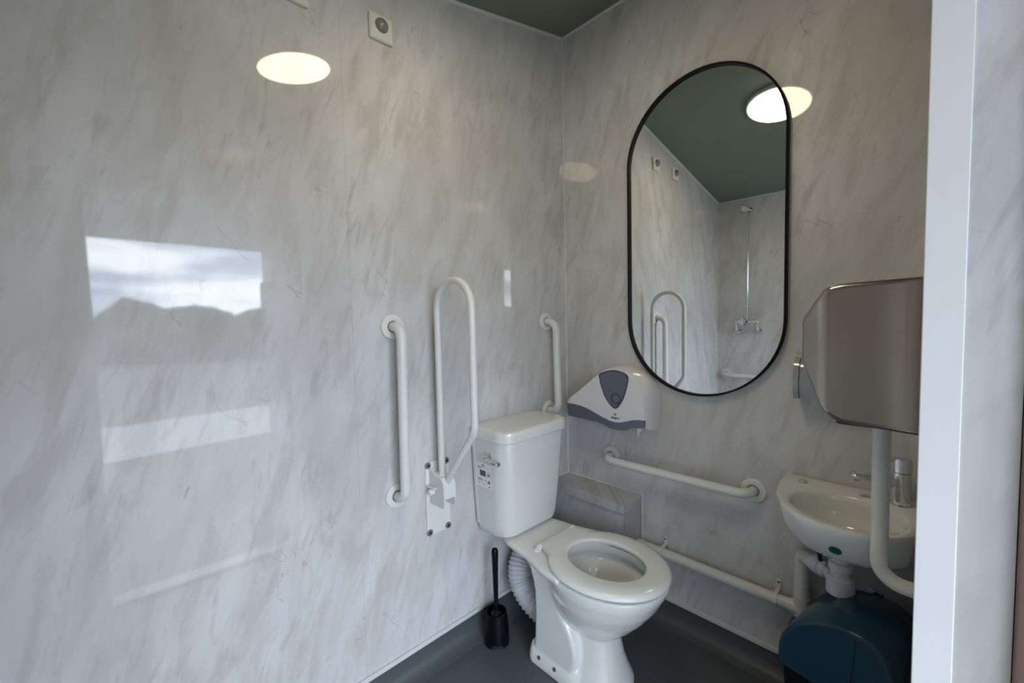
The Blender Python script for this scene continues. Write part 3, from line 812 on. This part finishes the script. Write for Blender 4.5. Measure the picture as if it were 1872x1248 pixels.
# ------------------------------------------------------------------ swing bin
bya = radians(-11); ca, sa = cos(bya), sin(bya)
def BW(u, v, z): return V((u * ca - v * sa, u * sa + v * ca, z))
BL = BW(-.02, -1.115, 0)
t = thing('swing_bin', BL, 'black waste bin with a dark blue domed swing lid under the basin', 'bin')
U0, U1, V0, V1, ZB = -.117, .098, -1.236, -.990, .278
uc, vc = (U0 + U1) / 2, (V0 + V1) / 2
bm = bmesh.new()
loft(bm, [[BW(uc + (u - uc) * g, vc + (v - vc) * g, z) for u, v in rrect(U0 + .004, U1 - .004, V0 + .004, V1 - .004, .02)] for z, g in ((.001, .84), (.01, .86), (ZB + .005, 1.0))])
obj('bin_body', bm, M_black, t)
def archv(k=0, dz=0):
    """arched profile (v, z) of the lid, base at .312"""
    out = []; vp = -1.155
    for i in range(29):
        a = pi * i / 28; c = cos(a)
        hw = (V1 - vp) if c > 0 else (vp - V0)
        e = 2.0 if c > 0 else 2.6
        out.append((vp + (hw - k) * abs(c) ** (2 / e) * (1 if c > 0 else -1), .312 + dz + (.150 - k) * (abs(sin(a)) ** (2 / e))))
    return out
bm = bmesh.new()
fr = lambda k: [(V1 - k, ZB + k * .3)] + [(v, z) for v, z in archv(k)] + [(V0 + k, ZB + k * .3)]
loft(bm, [[BW(u, v, z) for v, z in fr(k)] for u, k in ((U0, .008), (U0 + .002, .003), (U0 + .007, 0), (uc, -.004), (U1 - .007, -.004), (U1 - .002, -.001), (U1, .006))])
lid = obj('lid_frame', bm, M_blue, t, angle=40)
# D-shaped push flap set in the front
AR = [(v, z) for v, z in archv(.010) if v > -1.158]
fl = [(V1 - .010, .319)] + [p for p in AR if p[1] > .322] + [(-1.160, AR[-1][1]), (-1.150, .330), (-1.146, .319)]
bm = bmesh.new(); loft(bm, [[BW(u, v, z) for v, z in fl] for u in (U0 + .004, U0 - .0035)])
obj('swing_flap', bm, M_blue, t, angle=30)
bm = bmesh.new(); lathe(bm, [(0, 0), (.016, 0), (.016, .005), (.011, .009), (0, .009)], BW(-.035, V1 - .004, .352), V((-sa, ca, .25)), 24)
obj('pivot_knob', bm, M_blue, lid)

# ------------------------------------------------------------------ shower on the far wall (seen in the mirror)
t = thing('shower_set', (FAR, -.22, 1.07), 'chrome wall shower with riser rail and mixer valve, seen in the mirror', 'shower')
bm = bmesh.new(); tube(bm, [(FAR + .045, -.22, 1.16), (FAR + .045, -.22, 1.97)], .0085, 16); obj('riser_rail', bm, M_chrome, t)
for z in (1.97,):
    bm = bmesh.new(); tube(bm, [(FAR + .001, -.22, z), (FAR + .05, -.22, z)], .011, 16); lathe(bm, [(0, 0), (.02, 0), (.018, .008), (0, .008)], (FAR + .0005, -.22, z), (1, 0, 0), 20); obj('rail_bracket', bm, M_chrome, t)
bm = bmesh.new(); lathe(bm, [(0, 0), (.014, 0), (.024, .02), (.024, .028), (0, .03)], (FAR + .05, -.212, 1.985), (.8, .25, -.55), 24); obj('shower_head', bm, M_chrome, t)
bm = bmesh.new(); tube(bm, [(FAR + .045, -.25, 1.262), (FAR + .045, -.19, 1.262)], .005, 12); lathe(bm, [(0, 0), (.014, 0), (.014, .03), (0, .03)], (FAR + .045, -.22, 1.245), (0, 0, 1), 18); obj('diverter', bm, M_chrome, t)
bm = bmesh.new(); tube(bm, [(FAR + .055, -.285, 1.155), (FAR + .055, -.158, 1.155)], .013, 18); lathe(bm, [(0, 0), (.026, 0), (.024, .03), (.012, .036), (0, .036)], (FAR + .06, -.205, 1.155), (1, 0, 0), 24); obj('mixer_valve', bm, M_chrome, t)
for y, s in ((-.158, 1), (-.285, -1)):
    bm = bmesh.new(); tube(bm, fillet([(FAR + .055, y, 1.155), (FAR + .055, y + s * .008, 1.155), (FAR + .055, y + s * .008, 1.085), (FAR + .001, y + s * .008, 1.085)], [.007, .012]), .0085, 14)
    lathe(bm, [(0, 0), (.022, 0), (.018, .01), (0, .01)], (FAR + .0005, y + s * .008, 1.085), (1, 0, 0), 20); obj('inlet_elbow', bm, M_chrome, t)

# ------------------------------------------------------------------ outside the doorway (seen only as reflections)
t = thing('entrance_door', (JX, OUTY, 0), 'pale entrance door swung outwards, seen reflected in the left wall', 'door')
bm = bmesh.new(); box(bm, (JX + .0, OUTY - .80, .03), (JX + .04, OUTY - .035, DZ - .01), .003); obj('door_leaf', bm, M_door, t)
bm = bmesh.new(); tube(bm, fillet([(JX, -1.98, 1.25), (JX - .04, -1.98, 1.25), (JX - .04, -1.98, 1.5), (JX, -1.98, 1.5)], .012), .009, 12); obj('door_handle', bm, M_chrome, t)
bm = bmesh.new(); box(bm, (-2.6, -2.95, 1.86), (.6, OUTY - .001, 1.92)); tag(obj('canopy', bm, M_trim, smooth=False), 'pale overhang above the entrance, seen reflected in the left wall', 'canopy')
bm = bmesh.new(); box(bm, (-60, -80, -.30), (60, OUTY, -.22)); struct(obj('ground', bm, M_ground, smooth=False))
bm = bmesh.new(); box(bm, (-12, -6.9, -.219), (12, -4.8, -.20)); struct(obj('path', bm, M_path, smooth=False))
bm = bmesh.new()
for i in range(26):
    r = bmesh.ops.create_icosphere(bm, subdivisions=3, radius=1)
    cx = -26 + i * 2.1 + random.uniform(-.5, .5); cy = -21 + random.uniform(-1, 1); s = random.uniform(1.5, 2.1)
    for v in r['verts']:
        k = 1 + .3 * noise.noise(v.co * 2.2 + V((i, 0, 0)))
        v.co = V((cx, cy, s * .30)) + v.co * s * k
tr = obj('distant_trees', bm, M_tree); tag(tr, 'dark line of distant trees outside, seen reflected in the left wall', 'trees'); tr['kind'] = 'stuff'

# ------------------------------------------------------------------ sky
w = bpy.data.worlds.new('overcast_sky'); scene.world = w; w.use_nodes = True
nt = w.node_tree; N = nt.nodes; L = nt.links; bg = N['Background']
tc = N.new('ShaderNodeTexCoord'); mp = N.new('ShaderNodeMapping'); mp.inputs['Scale'].default_value = (3.5, 3.5, 16)
nz = N.new('ShaderNodeTexNoise'); nz.inputs['Scale'].default_value = 1.6; nz.inputs['Detail'].default_value = 5
rp = N.new('ShaderNodeValToRGB'); e = rp.color_ramp.elements
e[0].position = .38; e[0].color = (.31, .40, .57, 1); e[1].position = .58; e[1].color = (.92, 1.0, 1.10, 1)
L.new(tc.outputs['Generated'], mp.inputs[0]); L.new(mp.outputs[0], nz.inputs['Vector']); L.new(nz.outputs['Fac'], rp.inputs[0]); vm = N.new('ShaderNodeVectorMath'); vm.operation = 'DOT_PRODUCT'; L.new(tc.outputs['Generated'], vm.inputs[0]); vm.inputs[1].default_value = V((.35, -1, .5)).normalized()
mr = N.new('ShaderNodeMapRange'); mr.interpolation_type = 'SMOOTHSTEP'
for i_, v_ in enumerate((None, .12, .9, .12, 1.0)):
    if v_ is not None: mr.inputs[i_].default_value = v_
L.new(vm.outputs['Value'], mr.inputs[0])
vs_ = N.new('ShaderNodeVectorMath'); vs_.operation = 'SCALE'; L.new(rp.outputs[0], vs_.inputs[0]); L.new(mr.outputs[0], vs_.inputs['Scale'])
L.new(vs_.outputs[0], bg.inputs['Color'])
bg.inputs['Strength'].default_value = 12.5

# ------------------------------------------------------------------ camera
def cam():
    c = bpy.data.cameras.new('camera'); o = bpy.data.objects.new('camera', c); COL.objects.link(o)
    yaw, pit, rol = radians(46.18791732), radians(-3.15650477), radians(-1.29484053)
    f = V((cos(pit) * cos(yaw), cos(pit) * sin(yaw), sin(pit)))
    r = V((sin(yaw), -cos(yaw), 0)); u = r.cross(f)
    r2 = r * cos(rol) + u * sin(rol); u2 = -r * sin(rol) + u * cos(rol)
    M = Matrix.Identity(4)
    for i in range(3):
        M[i][0] = r2[i]; M[i][1] = u2[i]; M[i][2] = -f[i]
    M.translation = V((-1.55241603, -1.24741261, 1.21653105))
    o.matrix_world = M
    c.sensor_width = 36; c.lens = 766.1126 / 1872 * 36; c.clip_start = .01; c.clip_end = 300
    scene.camera = o
cam()
scene.view_settings.view_transform = 'Standard'; scene.view_settings.look = 'None'
scene.view_settings.exposure = 0.32; scene.view_settings.gamma = 1
scene.view_settings.use_curve_mapping = False
